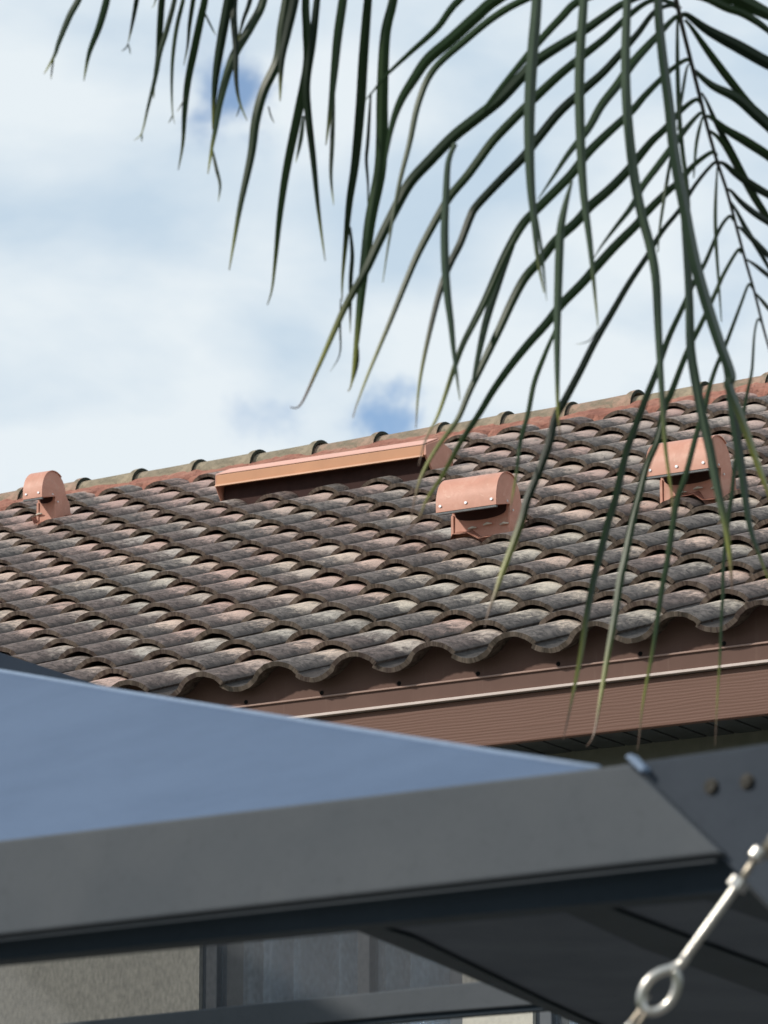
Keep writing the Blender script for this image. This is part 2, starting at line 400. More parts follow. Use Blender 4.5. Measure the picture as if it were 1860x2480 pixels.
for p in me.polygons: p.use_smooth = True
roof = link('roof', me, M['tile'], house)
mod = roof.modifiers.new('edges', 'EDGE_SPLIT'); mod.split_angle = R(50)
tag(roof, 'grey brown and terracotta barrel tiles with lichen')

YR = 7.44       # ridge line
aL, aR = A0 * W, A1 * W
b = MB()
b.add([RP(aL, .10, -.066), RP(aR, .10, -.066), RP(aR, YR, -.062), RP(aL, YR, -.062)], [[0, 1, 2, 3]])  # plane added under the tiles to block light
RG = lambda a: O + E * a + U * YR
BU = -H * math.cos(RP_) + UP * math.sin(RP_)
back = -BU
b.add([RG(aL) - UP * .06, RG(aR) - UP * .06, RG(aR) - UP * .06 + back * 7.7, RG(aL) - UP * .06 + back * 7.7], [[0, 1, 2, 3]])
b.build('light_block_deck', M['deck'], roof, fix=False)
# back slope of tiles (never seen from here, ribbed the same way)
bv, bf = [], []
nxb = (A1 - A0) * 8
for j in range(3):
    for i in range(nxb + 1):
        a = aL + (aR - aL) * i / nxb
        bv.append(RG(a) + back * (j * 3.8) + (N * 0 + UP) * (prof((a - aL) % W) - .01))
for j in range(2):
    for i in range(nxb): q = j * (nxb + 1) + i; bf.append([q, q + 1, q + nxb + 2, q + nxb + 1])
b = MB(); b.add(bv, bf); ob = b.build('back_slope', M['ridge'], roof, smooth=True, fix=False)

# mortar bed under the ridge tiles: rough strip
b = MB(); nseg = 420; vs = []; prm = [(-.285, -.016), (-.262, -.002), (-.225, .013), (-.18, .018), (-.14, .021), (-.10, .025), (0, .025)]
for i in range(nseg + 1):
    a = aL + (aR - aL) * i / nseg
    wave = prof((a - aL) % W)
    for k, (dy, hh) in enumerate(prm):
        jj = random.gauss(0, .0035) if k < 6 else 0
        bed = .003 * math.sin(a * 9) + (wave * .75 if k < 2 else wave * .22 if k < 4 else wave * .1)
        vs.append(RP(a, YR + dy + jj + .01 * math.sin(a * 5.1 + k), hh + bed + jj * .7))
m_ = len(prm)
b.add(vs, [[i * m_ + k, (i + 1) * m_ + k, (i + 1) * m_ + k + 1, i * m_ + k + 1] for i in range(nseg) for k in range(m_ - 1)])
b.build('ridge_mortar', M['mortar'], roof, smooth=False, fix=False)

# ridge tiles: half round, each mouth facing right and lapping over the next
RL = .3725
RC = lambda a, h: O + E * a + U * YR + UP * h
def ridge_mesh():
    b = MB(); n = 18; secs = [(0, .103), (.10, .105), (.25, .108), (.375, .112), (.400, .125), (.432, .127)]
    ring = []
    for k, (x, r) in enumerate(secs):
        for i in range(n + 1):
            th = math.pi * (1.08 - 1.16 * i / n)
            ring.append(E * x + H * (r * math.cos(th)) + UP * (r * .93 * math.sin(th)))
    L = len(ring)
    for k, (x, r) in enumerate(secs):
        r -= .017
        for i in range(n + 1):
            th = math.pi * (1.08 - 1.16 * i / n)
            ring.append(E * x + H * (r * math.cos(th)) + UP * (r * .93 * math.sin(th)))
    f = []
    q = n + 1; ns = len(secs)
    for k in range(ns - 1):
        for i in range(n):
            f.append([k * q + i, k * q + i + 1, (k + 1) * q + i + 1, (k + 1) * q + i])
            f.append([L + k * q + i, L + (k + 1) * q + i, L + (k + 1) * q + i + 1, L + k * q + i + 1])
    for i in range(n):
        k = ns - 1; f.append([k * q + i, k * q + i + 1, L + k * q + i + 1, L + k * q + i]); f.append([i, L + i, L + i + 1, i + 1])
    for k in range(ns - 1):
        f.append([k * q, (k + 1) * q, L + (k + 1) * q, L + k * q]); f.append([k * q + n, L + k * q + n, L + (k + 1) * q + n, (k + 1) * q + n])
    b.add(ring, f)
    me = bpy.data.meshes.new('ridge_tile'); me.from_pydata(b.v, [], b.f); me.update()
    bm = bmesh.new(); bm.from_mesh(me); bmesh.ops.recalc_face_normals(bm, faces=bm.faces); bm.to_mesh(me); bm.free()
    me.materials.append(M['ridge']); me.materials.append(M['rim'])
    for p in me.polygons:
        p.use_smooth = True
        c = p.center
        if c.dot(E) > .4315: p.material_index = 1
    return me
rme = ridge_mesh()
RA = -5.804 + .068
for k in range(-9, 25):
    a = RA + (k) * RL
    if a < aL or a + .4 > aR: continue
    o = bpy.data.objects.new('ridge_tile', rme); C.objects.link(o); o.parent = roof
    o.location = RC(a, -.044 + random.uniform(-.004, .004)) - root_loc(roof)
    o.rotation_euler = (random.gauss(0, .006), random.gauss(0, .006), random.gauss(0, .008))
    ms = o.modifiers.new('edges', 'EDGE_SPLIT'); ms.split_angle = R(45)

# eave: flashing with vent holes, lips, drip edge, fascia board. v = distance out from the fascia plane (negative = outwards)
FV = .060         # fascia plane stands this far back from the tile mouths
def HP(a, v, z): return O + E * a + H * v + UP * z
def strip(name, mat, v, z0, z1, th, parent=house, flat=False, bevel=0):
    b = MB(); b.box(HP(aL, v, z0), E * (aR - aL), H * th, UP * (z1 - z0))
    o = b.build(name, mat, parent, bevel=bevel)
    if flat:
        off = root_loc(parent); flat_attr(o.data, lambda p: Vector(((p - O).dot(E), (p - O).z, (p - O).dot(H))), off)
    return o
Z_LIP, Z_DRIP, Z_BOT = -.095, -.150, -.320
nf = (A1 - A0) * 12; top_ = []
for i in range(nf + 1):
    a = aL + (aR - aL) * i / nf; top_.append(HP(a, FV, prof((a - aL) % W) - .024 + FV * math.tan(RP_)))
b = MB(); b.add([HP(aL + (aR - aL) * i / nf, FV, Z_LIP) for i in range(nf + 1)] + top_, [[i, i + 1, nf + 2 + i, nf + 1 + i] for i in range(nf)])
b.add([v + H * .006 for v in b.v], [f[::-1] for f in b.f]); fl = b.build('eave_flashing', M['flash'], house, fix=False)
strip('lower_flashing', M['flash'], FV - .006, Z_DRIP, Z_LIP - .001, .012, fl)
strip('flashing_lip', M['lit_lip'], FV - .014, Z_LIP - .001, Z_LIP + .005, .024, fl, bevel=.001)
strip('drip_edge', M['drip'], FV - .020, Z_DRIP - .009, Z_DRIP, .034, fl, bevel=.001)
fb = strip('fascia_board', M['fascia'], FV + .002, Z_BOT, Z_DRIP - .011, .03, flat=True, bevel=.003)
for k in range(-28, 12):
    a = (k + .16) * W
    p0 = HP(a, FV - .0015, Z_LIP + .018)
    b = MB(); pts = [p0 + E * (.0075 * math.cos(t)) + UP * (.0075 * math.sin(t)) for t in [2 * math.pi * i / 12 for i in range(12)]]
    b.prism(pts, H * .003); b.build('vent_hole', M['hole'], fl)
# soffit with grooved boards, frieze, wall
SV = FV + .032; SW = .36
b = MB()
na = int((aR - aL) / .10)
for i in range(na):
    a = aL + i * .10
    b.box(HP(a + .006, SV, Z_BOT + .03), E * .088, H * SW, UP * .02)
b.box(HP(aL, SV, Z_BOT + .045), E * (aR - aL), H * SW, UP * .012)
b.build('soffit', M['soffit'], house)
WV = SV + SW
b = MB(); b.box(HP(aL, WV - .02, Z_BOT - .20), E * (aR - aL), H * .02, UP * .24); b.build('frieze_board', M['frieze'], house)
wall_top, zg = Z_BOT + .05, -O.z
b = MB()
Wp = HP(0, WV, 0)
def wc(px, py):     # pixel -> wall coordinates
    p = hit(px, py, Wp, H) - O; return p.dot(E), p.z
wx0, _ = wc(482, 2400); _, wz0 = wc(480, 2900); wx1, _ = wc(1120, 2440)
wx2, _ = wc(1290, 2440); wx3, _ = wc(2300, 2440)
# wall with two window openings
wt = Z_BOT - .28
b.box(HP(aL, WV, zg), E * (wx0 - aL), H * .12, UP * (wall_top - zg))
b.box(HP(wx0, WV, wt), E * (aR - wx0), H * .12, UP * (wall_top - wt))
b.box(HP(wx1, WV, zg), E * (wx2 - wx1), H * .12, UP * (wt - zg))
b.box(HP(wx3, WV, zg), E * (aR - wx3), H * .12, UP * (wt - zg))
b.box(HP(wx0, WV, zg), E * (wx1 - wx0), H * .12, UP * .9); b.box(HP(wx2, WV, zg), E * (wx3 - wx2), H * .12, UP * .9)
b.box(HP(aL, WV + .12, zg), H * 11, E * .12, UP * (wall_top - zg)); b.box(HP(aR - .12, WV + .12, zg), H * 11, E * .12, UP * (wall_top - zg))
b.box(HP(aL, WV + 11.12, zg), E * (aR - aL), H * .12, UP * (wall_top - zg))
# gables
for a in (aL, aR - .12):
    pk = RG(a) - O; b.prism([HP(a, WV + .12, wall_top), HP(a, WV + 11.1, wall_top), HP(a, pk.dot(H), pk.z - .1)], E * .12)
b.build('wall', M['wall'], house)
def window(x0, x1, z0, z1, label):
    fw = .06
    b = MB(); v = WV + .02
    b.box(HP(x0, v, z0), E * fw, H * .07, UP * (z1 - z0)); b.box(HP(x1 - fw, v, z0), E * fw, H * .07, UP * (z1 - z0))
    b.box(HP(x0 + fw, v, z0), E * (x1 - x0 - 2 * fw), H * .07, UP * fw); b.box(HP(x0 + fw, v, z1 - fw), E * (x1 - x0 - 2 * fw), H * .07, UP * fw)
    b.box(HP((x0 + x1) / 2 + .1, v + .002, z0 + fw), E * .05, H * .06, UP * (z1 - z0 - 2 * fw))
    wd = b.build('window', M['wframe'], house, bevel=.004); wd['label'] = label
    g = MB(); g.box(HP(x0 + fw, v + .03, z0 + fw), E * (x1 - x0 - 2 * fw), H * .008, UP * (z1 - z0 - 2 * fw))
    go = g.build('pane', M['glass'], wd)
    gmt = M['glass']
    cb = MB(); vs = []; n = 160
    for i in range(n + 1):
        a = x0 + fw + (x1 - x0 - 2 * fw) * i / n
        dv = .05 * math.sin(a * 42) + .035 * math.sin(a * 95 + 1) + .03 * math.sin(a * 17)
        for z in (z0, z1): vs.append(HP(a, v + .16 + dv, z))
    cb.add(vs, [[2 * i, 2 * i + 2, 2 * i + 3, 2 * i + 1] for i in range(n)]); cb.build('curtain', M['curtain'], wd, smooth=True, fix=False)
    return wd
gnt = M['glass'].node_tree; gb = gnt.nodes['Principled BSDF']; gb.inputs['Transmission Weight'].default_value = .92; gb.inputs['Base Color'].default_value = (.8, .85, .9, 1)
for l_ in list(gb.inputs['Base Color'].links): gnt.links.remove(l_)
gb.inputs['Roughness'].default_value = 0.0; gb.inputs['IOR'].default_value = 1.2
window(wx0, wx1, zg + .9, wt, 'grey framed window with blue grey curtains beneath the gazebo')
window(wx2, wx3, zg + .9, wt, 'window further right behind the gazebo')

# roof vents: curved hood with an overhanging lip on a box body
def roof_vent(px, py, width, label, h=.0, depth=.15, sc=1.0, deb=1):
    # front left foot found on the roof plane
    d = ray(px, py); q = O + N * h; t = (q - CAM).dot(N) / d.dot(N); F = CAM + d * t
    yy = (F - O).dot(U); F = F + N * sag(yy)
    def L(a, v, z): return F + E * a + H * v * sc + UP * z * sc
    r = .103; cv, cz = -.012, .135; lipz = .096; lipv = -.118
    arc = [(cv + r * math.cos(t), cz + r * math.sin(t)) for t in [math.pi * (1 - i / 16) for i in range(15)]]
    side = [(0, -.10), (0, lipz + .018), (lipv, lipz - .004), (lipv + .002, cz)] + arc[1:] + [(cv + r * 1.04, cz - .0), (.128, .10), (.142, .02), (.15, -.08)]
    b = MB(); b.prism([L(.002, v, z) for v, z in side], E * (width - .004))
    body = b.build('roof_vent', M['vent'], house); tag(body, label)
    mo = body.modifiers.new('edges', 'EDGE_SPLIT'); mo.split_angle = R(35)
    for p in body.data.polygons: p.use_smooth = True
    # hood sheet a touch wider than the body
    prof_ = [(lipv - .004, lipz - .012), (lipv - .004, cz)] + [(cv + (r + .004) * math.cos(t), cz + (r + .004) * math.sin(t)) for t in [math.pi * (1 - i / 16) for i in range(1, 12)]]
    inn = [(v + .0035 if i < 2 else v * 1 - (v - cv) * .035, z if i < 2 else z - (z - cz) * .035) for i, (v, z) in enumerate(prof_)]
    b = MB(); n = len(prof_); vs = [L(-.003, v, z) for v, z in prof_] + [L(-.003, v, z) for v, z in inn]; vs += [p + E * (width + .006) for p in vs]
    fs = []
    for i in range(n - 1):
        fs += [[i, i + 1, 2 * n + i + 1, 2 * n + i], [n + i, 3 * n + i, 3 * n + i + 1, n + i + 1], [i, n + i, n + i + 1, i + 1], [2 * n + i, 2 * n + i + 1, 3 * n + i + 1, 3 * n + i]]
    fs += [[0, 2 * n, 3 * n, n], [n - 1, 2 * n - 1, 4 * n - 1, 3 * n - 1]]
    b.add(vs, fs); ho = b.build('hood', M['vent'], body, smooth=True); mo = ho.modifiers.new('edges', 'EDGE_SPLIT'); mo.split_angle = R(35)
    # cheek flap on the right side and mesh lip
    b = MB(); b.prism([L(width + .0015, v, z) for v, z in [(lipv, lipz - .012), (-.004, lipz + .016), (-.004, cz + .004), (lipv, cz - .01)]], E * .003); b.build('cheek_flap', M['vent'], body)
    b = MB(); b.box(L(-.001, lipv - .002, lipz - .021), E * (width + .002), H * .012, UP * .009); b.build('insect_mesh', M['mesh'], body)
    # flat dark patch on the front wall paints the shade under the hood
    b = MB(); b.prism([L(.012, v, z) for v, z in [(-.005, .045), (-.005, lipz + .016), (lipv + .012, lipz - .010)]], E * 0.001) if False else None
    b = MB(); mo_ = [L(width / 2 + (width / 2 - .016) * math.cos(t) * min(1, 1.1 * abs(math.cos(t)) ** -.25 if abs(math.cos(t)) > .01 else 1), -.0025, lipz + .018 - (.050 if width > .2 else .030) * abs(math.sin(t)) ** .45) for t in [math.pi * k / 14 for k in range(15)]]; b.add(mo_, [list(range(15))]); b.build('hood_shade_patch', M['vent_dark'], body, fix=False) if deb else None
    # folded seams, sealant and rivets
    b = MB(); b.box(L(.0, -.006, -.10), E * .012, H * .006, UP * (lipz + .10)); b.build('seam', M['vent'], body, bevel=.001)
    b = MB(); b.box(L(width - .010, -.006, -.10), E * .010, H * .006, UP * (lipz + .08)); b.build('seam', M['vent'], body, bevel=.001)
    nr = 3
    for i in range(nr if width > .2 else 2):
        a = .018 + (width - .036) * i / ((nr if width > .2 else 2) - 1)
        b = MB(); c0 = L(a, lipv - .004, lipz + .012)
        b.prism([c0 + E * (.0065 * math.cos(t)) + UP * (.0055 * math.sin(t)) for t in [2 * math.pi * k / 10 for k in range(10)]], H * -.004); b.build('rivet', M['rivet'], body)
    for vv, zz in ((-.035, lipz + .020), (.012, lipz - .008)):
        b = MB(); c0 = L(width + .004, vv, zz)
        b.prism([c0 + H * (.005 * math.cos(t)) + UP * (.005 * math.sin(t)) for t in [2 * math.pi * k / 10 for k in range(10)]], E * .004); b.build('rivet', M['rivet'], body)
    # flashing skirt on the tiles
    b = MB(); vs = []; n = 9
    for i in range(n):
        for j in range(6):
            a = -.004 + (width + .008) * i / (n - 1); yv = -.045 + .22 * j / 5
            x = ((F - O).dot(E) + a) % W
            p = F + E * (a + random.gauss(0, .004)) + U * yv + N * (.000 + (.034 if .17 < x < .29 else .004) - h + random.gauss(0, .003)); vs.append(p)
    b.add(vs, [[i * 6 + j, (i + 1) * 6 + j, (i + 1) * 6 + j + 1, i * 6 + j + 1] for i in range(n - 1) for j in range(5)]); b.build('base_flashing', M['mortar'], body, smooth=True, fix=False)
    for i in range(3 if width > .2 else 1):
        a = width * (.30 + .27 * i) if width > .2 else .0; p = L(a, -.010 - .005 * (i % 2), .030 + .007 * (i % 2)); b = MB(); b.tube([p, p + E * .018 + UP * .004, p + E * .04 + UP * .001], [.003, .006, .002], 6)
        b.build('sealant_bead', M['seal'], body, smooth=True)
    return body
roof_vent(1092, 1296, .272, 'orange painted roof vent with curved hood, in the middle of the roof', h=.01)
roof_vent(1598, 1210, .272, 'orange painted roof vent with curved hood behind the palm leaflets at the right', h=.01)
roof_vent(89, 1259, .112, 'narrow orange roof vent with curved hood near the ridge at the left', h=.01, sc=1.02)

# long low vent under the ridge
def long_vent():
    h = .095; d = ray(1025, 1101); q = O + N * h; t = (q - CAM).dot(N) / d.dot(N); F = CAM + d * t      # right end of the lip
    d = ray(517, 1175); t = (q - CAM).dot(N) / d.dot(N); F2 = CAM + d * t; LEN = (F - F2).length - .012; LD = (F - F2).normalized()
    F = F + N * sag((F - O).dot(U))
    def L(a, v, z): return F + LD * a + H * v + UP * z
    b = MB(); pts = [(0, .010), (0, .058), (.128, .112), (.25, .085), (.25, .02), (.12, -.05), (.09, -.05), (.09, .020)]
    b.prism([L(-LEN, v, z) for v, z in pts], LD * LEN); o = b.build('ridge_vent', M['vent_long'], house, bevel=.002); tag(o, 'long low orange vent box below the ridge')
    b = MB(); b.prism([L(-LEN, v, z) for v, z in [(-.002, .0605), (.128, .1145), (.250, .0875), (.250, .089), (.128, .121), (-.002, .0640)]], LD * LEN); b.build('skylit_top', M['vent_top'], o)  # sheet added on top to carry the painted skylight tone
    b = MB(); b.prism([L(-LEN, v, z) for v, z in [(-.012, 0), (-.010, .008), (.0, .012), (.0, .0)]], LD * LEN); b.build('lip', M['vent_long'], o)
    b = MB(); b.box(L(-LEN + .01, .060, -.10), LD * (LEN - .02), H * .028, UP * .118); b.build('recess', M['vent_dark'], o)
    b = MB(); b.prism([L(.0005, v, z) for v, z in [(0, .010), (0, .058), (.128, .112), (.25, .085), (.26, .0), (.15, -.055), (.09, -.075)]], LD * .012); b.build('end_cap', M['vent'], o, bevel=.001)
    b = MB(); b.prism([L(-LEN - .004, v, z) for v, z in [(0, .0), (0, .058), (.128, .112), (.25, .085), (.26, .0), (.15, -.06), (.07, -.09)]], LD * .004); b.build('end_cap', M['vent'], o)
    return LEN
long_vent()

# ------------------------------------------------------------------ gazebo in the foreground
_g = cw((.826, -.137, -.547)); G = Vector((_g.x, _g.y, 0)).normalized(); GH = UP.cross(G)
G0 = P(0, 2035, 6.6)
gz = empty('gazebo', Vector((P(1500, 1850, 6.0).x - .5, P(1500, 1850, 6.0).y + 1.2, 0)), 'gazebo with grey canopy tinted blue as by skylight and grey metal beams in front of the house', 'gazebo')
def gp(px, py, back=0.0): return hit(px, py, G0 + GH * back, GH)
# main face of the front beam, mitred at its right end
b = MB(); b.prism([gp(-700, 2120), gp(0, 2035), gp(1440, 1860), gp(1522, 1850), gp(1748, 2066), gp(0, 2264), gp(-700, 2343)], GH * .045)
fbm = b.build('front_beam', M['beam'], gz, bevel=.004)
b = MB(); b.prism([gp(1512, 1832, -.003), gp(1524, 1824, -.003), gp(1560, 1860, -.003), gp(1552, 1872, -.003)], GH * .02); b.build('beam_end_tab', M['piping'], fbm, bevel=.002)  # pale colour paints the highlight on the bent sheet end
b = MB(); b.prism([gp(1500, 1852, .016), gp(1860, 1800, .016), gp(2600, 1700, .016), gp(2600, 2930, .016), gp(1748, 2080, .016)], GH * .03)
pl = b.build('corner_plate', M['plate'], gz, bevel=.003)
for px, py in ((1721, 1905), (1808, 1893)):
    b = MB(); c0 = gp(px, py, .010); b.prism([c0 + G * (.0075 * math.cos(t)) + UP * (.0075 * math.sin(t)) for t in [math.pi * 2 * k / 6 + .3 for k in range(6)]], GH * .008)
    c1 = gp(px, py, .0135); b.prism([c1 + G * (.0108 * math.cos(t)) + UP * (.0108 * math.sin(t)) for t in [math.pi * 2 * k / 20 for k in range(20)]], GH * .0035)
    b.build('bolt', M['bolt'], pl, bevel=.001)
# recessed rail below, with a thin paler bead
b = MB(); b.prism([gp(-700, 2320, .02), gp(0, 2250, .02), gp(1700, 2050, .02), gp(1860, 2030, .02), gp(1860, 2150, .05), gp(833, 2243, .05), gp(0, 2325, .05), gp(-700, 2395, .05)], GH * .05)
b.build('lower_rail', M['rail'], gz)
b = MB(); b.tube([gp(-700, 2352, .012), gp(0, 2277, .012), gp(1735, 2084, .012)], .0022, 8); b.build('screen_track', M['beam'], gz)
# canopy facet
cp = R(25); cn = (UP * math.cos(cp) - GH * math.sin(cp)); cpt = gp(700, 1950, .02)
def cpn(px, py, dz=0): return hit(px, py, cpt + cn * dz, cn)
ca = [cpn(1450, 1861), cpn(1200, 1823), cpn(700, 1742), cpn(300, 1677), cpn(0, 1626), cpn(-900, 1476), cpn(-900, 2149), cpn(0, 2040), cpn(1440, 1865)]
b = MB(); b.prism(ca, -cn * .008); cano = b.build('canopy', M['canopy'], gz); cano['label'] = 'sloping grey canopy panel with the blue of the skylight in its colour'
b = MB(); b.tube([cpn(1450, 1861), cpn(1200, 1823), cpn(700, 1742), cpn(300, 1677), cpn(0, 1626), cpn(-900, 1476)], .0045, 8); b.build('hip_piping', M['piping'], cano, smooth=True)
# the raised top tier of the canopy, seen past the hip
zt = 12.0
tt = [P(290, 1700, zt), P(268, 1671, zt), P(225, 1655, zt), P(0, 1580, zt), P(-900, 1310, zt), P(-900, 1560, zt)]
b = MB(); b.prism(tt, (GH * .25 - UP * .03)); tto = b.build('top_tier', M['canopy_dark'], gz); tto['label'] = 'darker upper tier of the canopy'
# far side beam
FB0 = P(960, 2430, 9.4)
def fp(px, py, back=0.0): return hit(px, py, FB0 + GH * back, GH)
b = MB(); b.prism([fp(-600, 2542), fp(133, 2480), fp(486, 2444), fp(960, 2398), fp(1230, 2370), fp(1330, 2430), fp(1000, 2456), fp(-600, 2610)], GH * .05); b.build('far_beam', M['beam'], gz, bevel=.003)
b = MB(); b.prism([fp(-600, 2612, .01), fp(1000, 2457, .01), fp(1330, 2431, .01), fp(1330, 2444, .01), fp(1000, 2470, .01), fp(-600, 2626, .01)], GH * .03); b.build('far_rail', M['rail'], gz)
sc_m = Mat('woven_screen', .8, 0, .1); sc_m.col(sc_m.mix(sc_m.noise(300, 3), (.035, .038, .044), (.07, .074, .08)))
tr_ = sc_m.n('ShaderNodeBsdfTransparent'); mx_ = sc_m.n('ShaderNodeMixShader'); 
wx_ = sc_m.n('ShaderNodeTexNoise', ins={'Scale': 260.0, 'Detail': 2.0}); mp_ = sc_m.n('ShaderNodeMapping'); mp_.inputs['Scale'].default_value = (1, 1, .25); sc_m.l(sc_m.co.outputs['Object'], mp_.inputs[0]); sc_m.l(mp_.outputs[0], wx_.inputs['Vector'])
sc_m.l(sc_m.step(wx_.outputs[0], .3, .7, .66, .78), mx_.inputs[0]); sc_m.l(tr_.outputs[0], mx_.inputs[1]); sc_m.l(sc_m.b.outputs[0], mx_.inputs[2]); sc_m.l(mx_.outputs[0], sc_m.t.nodes['Material Output'].inputs[0])
b = MB(); b.add([fp(-600, 2545, .04), fp(1300, 2420, .04), fp(1100, 2150, .04), fp(-600, 2200, .04)], [[0, 1, 2, 3]]); so_ = b.build('screen', sc_m.m, gz, fix=False); so_['label'] = 'woven see-through screen above the far beam'
# underside panels and rafters on the right slope
q0, q1, q2 = P(833, 2200, 7.4), P(1451, 2480, 8.9), P(1900, 2120, 6.9)
un = (q1 - q0).cross(q2 - q0).normalized()
if un.z > 0: un = -un
def up_(px, py, off=0): return hit(px, py, q0 + un * off, un)
b = MB(); b.prism([up_(800, 2170), up_(1900, 2020), up_(2600, 2000), up_(2600, 3000), up_(2450, 2980), up_(1425, 2483), up_(833, 2241)], -un * .006); b.build('canopy_underside', M['under'], gz)
raf = [[(760, 2200), (1000, 2272), (1311, 2423), (1500, 2510), (2500, 2990), (2400, 3000), (1440, 2500), (1290, 2433), (1000, 2309), (833, 2243)],
       [(1240, 2150), (1420, 2179), (1648, 2267), (2600, 2620), (2600, 2760), (1860, 2412), (1560, 2300), (1311, 2184)],
       [(1600, 2140), (1643, 2158), (1860, 2235), (2600, 2500), (2600, 2420), (1860, 2160), (1720, 2110)]]
for r_ in raf:
    b = MB(); b.prism([up_(x, y, .008) for x, y in r_], -un * .006); b.build('rafter', M['rail'], gz, bevel=.002)
# posts, outside the picture
for (px, Z) in ((2350, 5.9), (-1500, 7.2)):
    p = P(px, 1900, Z) + GH * .08; b = MB(); b.box(Vector((p.x, p.y, 0)), G * .12, GH * .12, UP * (p.z if px < 0 else gp(2350, 1950).z)); b.build('post', M['rail'], gz, bevel=.004)

# ------------------------------------------------------------------ eye bolt tensioner hanging in front
tz = 5.75
tl = empty('eye_bolt', P(1640, 2340, tz), 'shiny steel eye bolt with nut and wire in front of the gazebo corner', 'eye bolt')
def tp(px, py, dz=0): return P(px, py, tz + dz)
m1 = tz / FPX
b = MB(); b.tube([tp(1660, 2318), tp(1700, 2262), tp(1783, 2148)], 11 * m1, 14)
n = 70; b.tube([tp(1660 + (1783 - 1660) * i / n, 2318 + (2148 - 2318) * i / n) for i in range(n + 1)], [(11.2 + (1.1 if i % 2 else -.4)) * m1 for i in range(n + 1)], 12)
rod = b.build('threaded_rod', M['steel'], tl, smooth=True)
# eye: open loop
loop = [(1662, 2316), (1650, 2333), (1628, 2345), (1600, 2354), (1573, 2372), (1557, 2398), (1553, 2424), (1561, 2444), (1579, 2450), (1603, 2443), (1624, 2424), (1637, 2397), (1640, 2370), (1635, 2350)]
def smooth_pts(pts, k=6):
    out_ = []
    for i in range(len(pts) - 1):
        p0 = pts[max(0, i - 1)]; p1 = pts[i]; p2 = pts[i + 1]; p3 = pts[min(len(pts) - 1, i + 2)]
        for j in range(k):
            t = j / k
            out_.append(tuple(.5 * (2 * p1[m] + (-p0[m] + p2[m]) * t + (2 * p0[m] - 5 * p1[m] + 4 * p2[m] - p3[m]) * t * t + (-p0[m] + 3 * p1[m] - 3 * p2[m] + p3[m]) * t ** 3) for m in range(len(p1))))
    out_.append(tuple(pts[-1])); return out_
lp = smooth_pts(loop, 5)
b = MB(); b.tube([tp(x, y, .004 * math.sin(i / len(lp) * 6)) for i, (x, y) in enumerate(lp)], 12.2 * m1, 14); b.build('eye', M['steel'], tl, smooth=True)
# hex nut and ball end
def hexnut(px, py, r, l, dz=0):
    c = tp(px, py, dz); ax = (tp(1783, 2148) - tp(1660, 2318)).normalized(); a = ax.orthogonal().normalized(); c2 = ax.cross(a)
    b = MB(); b.prism([c - ax * l / 2 + (a * math.cos(t) + c2 * math.sin(t)) * r for t in [math.pi / 3 * k for k in range(6)]], ax * l); return b
hexnut(1788, 2140, 28 * m1, 28 * m1).build('nut', M['steel'], tl, bevel=.0012)
ax = [(1788, 2140), (1812, 2105), (1836, 2068), (1875, 2010), (1920, 1940)]
b = MB(); b.tube([tp(*ax[0]), tp(*ax[1]), tp(*ax[2])], 9 * m1, 12); b.build('shank', M['steel_dull'], tl, smooth=True)
hexnut(1836, 2068, 23 * m1, 32 * m1, -.004).build('ball_end', M['steel'], tl, bevel=.003)
b = MB(); b.tube([tp(1848, 2075, .012), tp(1930, 1955, .012)], 18 * m1, 14); b.build('sleeve', M['steel_dull'], tl, smooth=True)
b = MB(); b.tube([tp(1572, 2412, .01), tp(1560, 2432, 0), tp(1545, 2452, -.002), tp(1522, 2482, 0), tp(1430, 2600, 0)], 4.0 * m1, 8)
b.tube([tp(1580, 2440, -.006), tp(1562, 2456, -.004), tp(1540, 2490, 0), tp(1440, 2620, 0)], 4.5 * m1, 8)
b.build('wire', M['steel_dull'], tl, smooth=True)
w0, w1 = tp(1440, 2620), tp(1522, 2482); wd_ = (w0 - w1).normalized(); wend = w0 + wd_ * ((w0.z - .02) / -wd_.z)
b = MB(); b.tube([w0 - wd_ * .03, wend], 4.0 * m1, 8); b.build('anchor_wire', M['cable'], tl, smooth=True)
b = MB(); b.tube([tp(1930, 1955, .012), tp(1960, 1915, .03), gp(1990, 1930, .02)], 9 * m1, 10); b.build('hook', M['steel_dull'], tl, smooth=True)
b = MB(); b.tube([tp(1515, 2494), tp(1528, 2476)], [9 * m1, 7 * m1], 10); b.build('crimp', M['steel'], tl, smooth=True)
# thin cable that the bolt pulls on
cbo = MB(); cbo.tube([tp(1795, 2128, .01), tp(1830, 2165, .01), tp(1870, 2206, .01), tp(2100, 2440, .01)], 2.6 * m1, 8); cbo.build('cable', M['cable'], tl, smooth=True)

# ------------------------------------------------------------------ palm
PZ = 9.0
crown = P(3000, -1900, 9.6)
palm = empty('palm_tree', Vector((crown.x + .35, crown.y + .2, 0)), 'palm tree with long narrow drooping leaflets hanging in from the upper right', 'palm')
b = MB(); npt = 26
b.tube([Vector((crown.x + .35 - .35 * (i / npt) ** 2, crown.y + .2 - .2 * (i / npt) ** 2, crown.z * i / npt)) for i in range(npt + 1)], [.17 - .06 * i / npt + (.008 if i % 2 else 0) for i in range(npt + 1)], 16)
b.build('trunk', M['trunk'], palm, smooth=True)

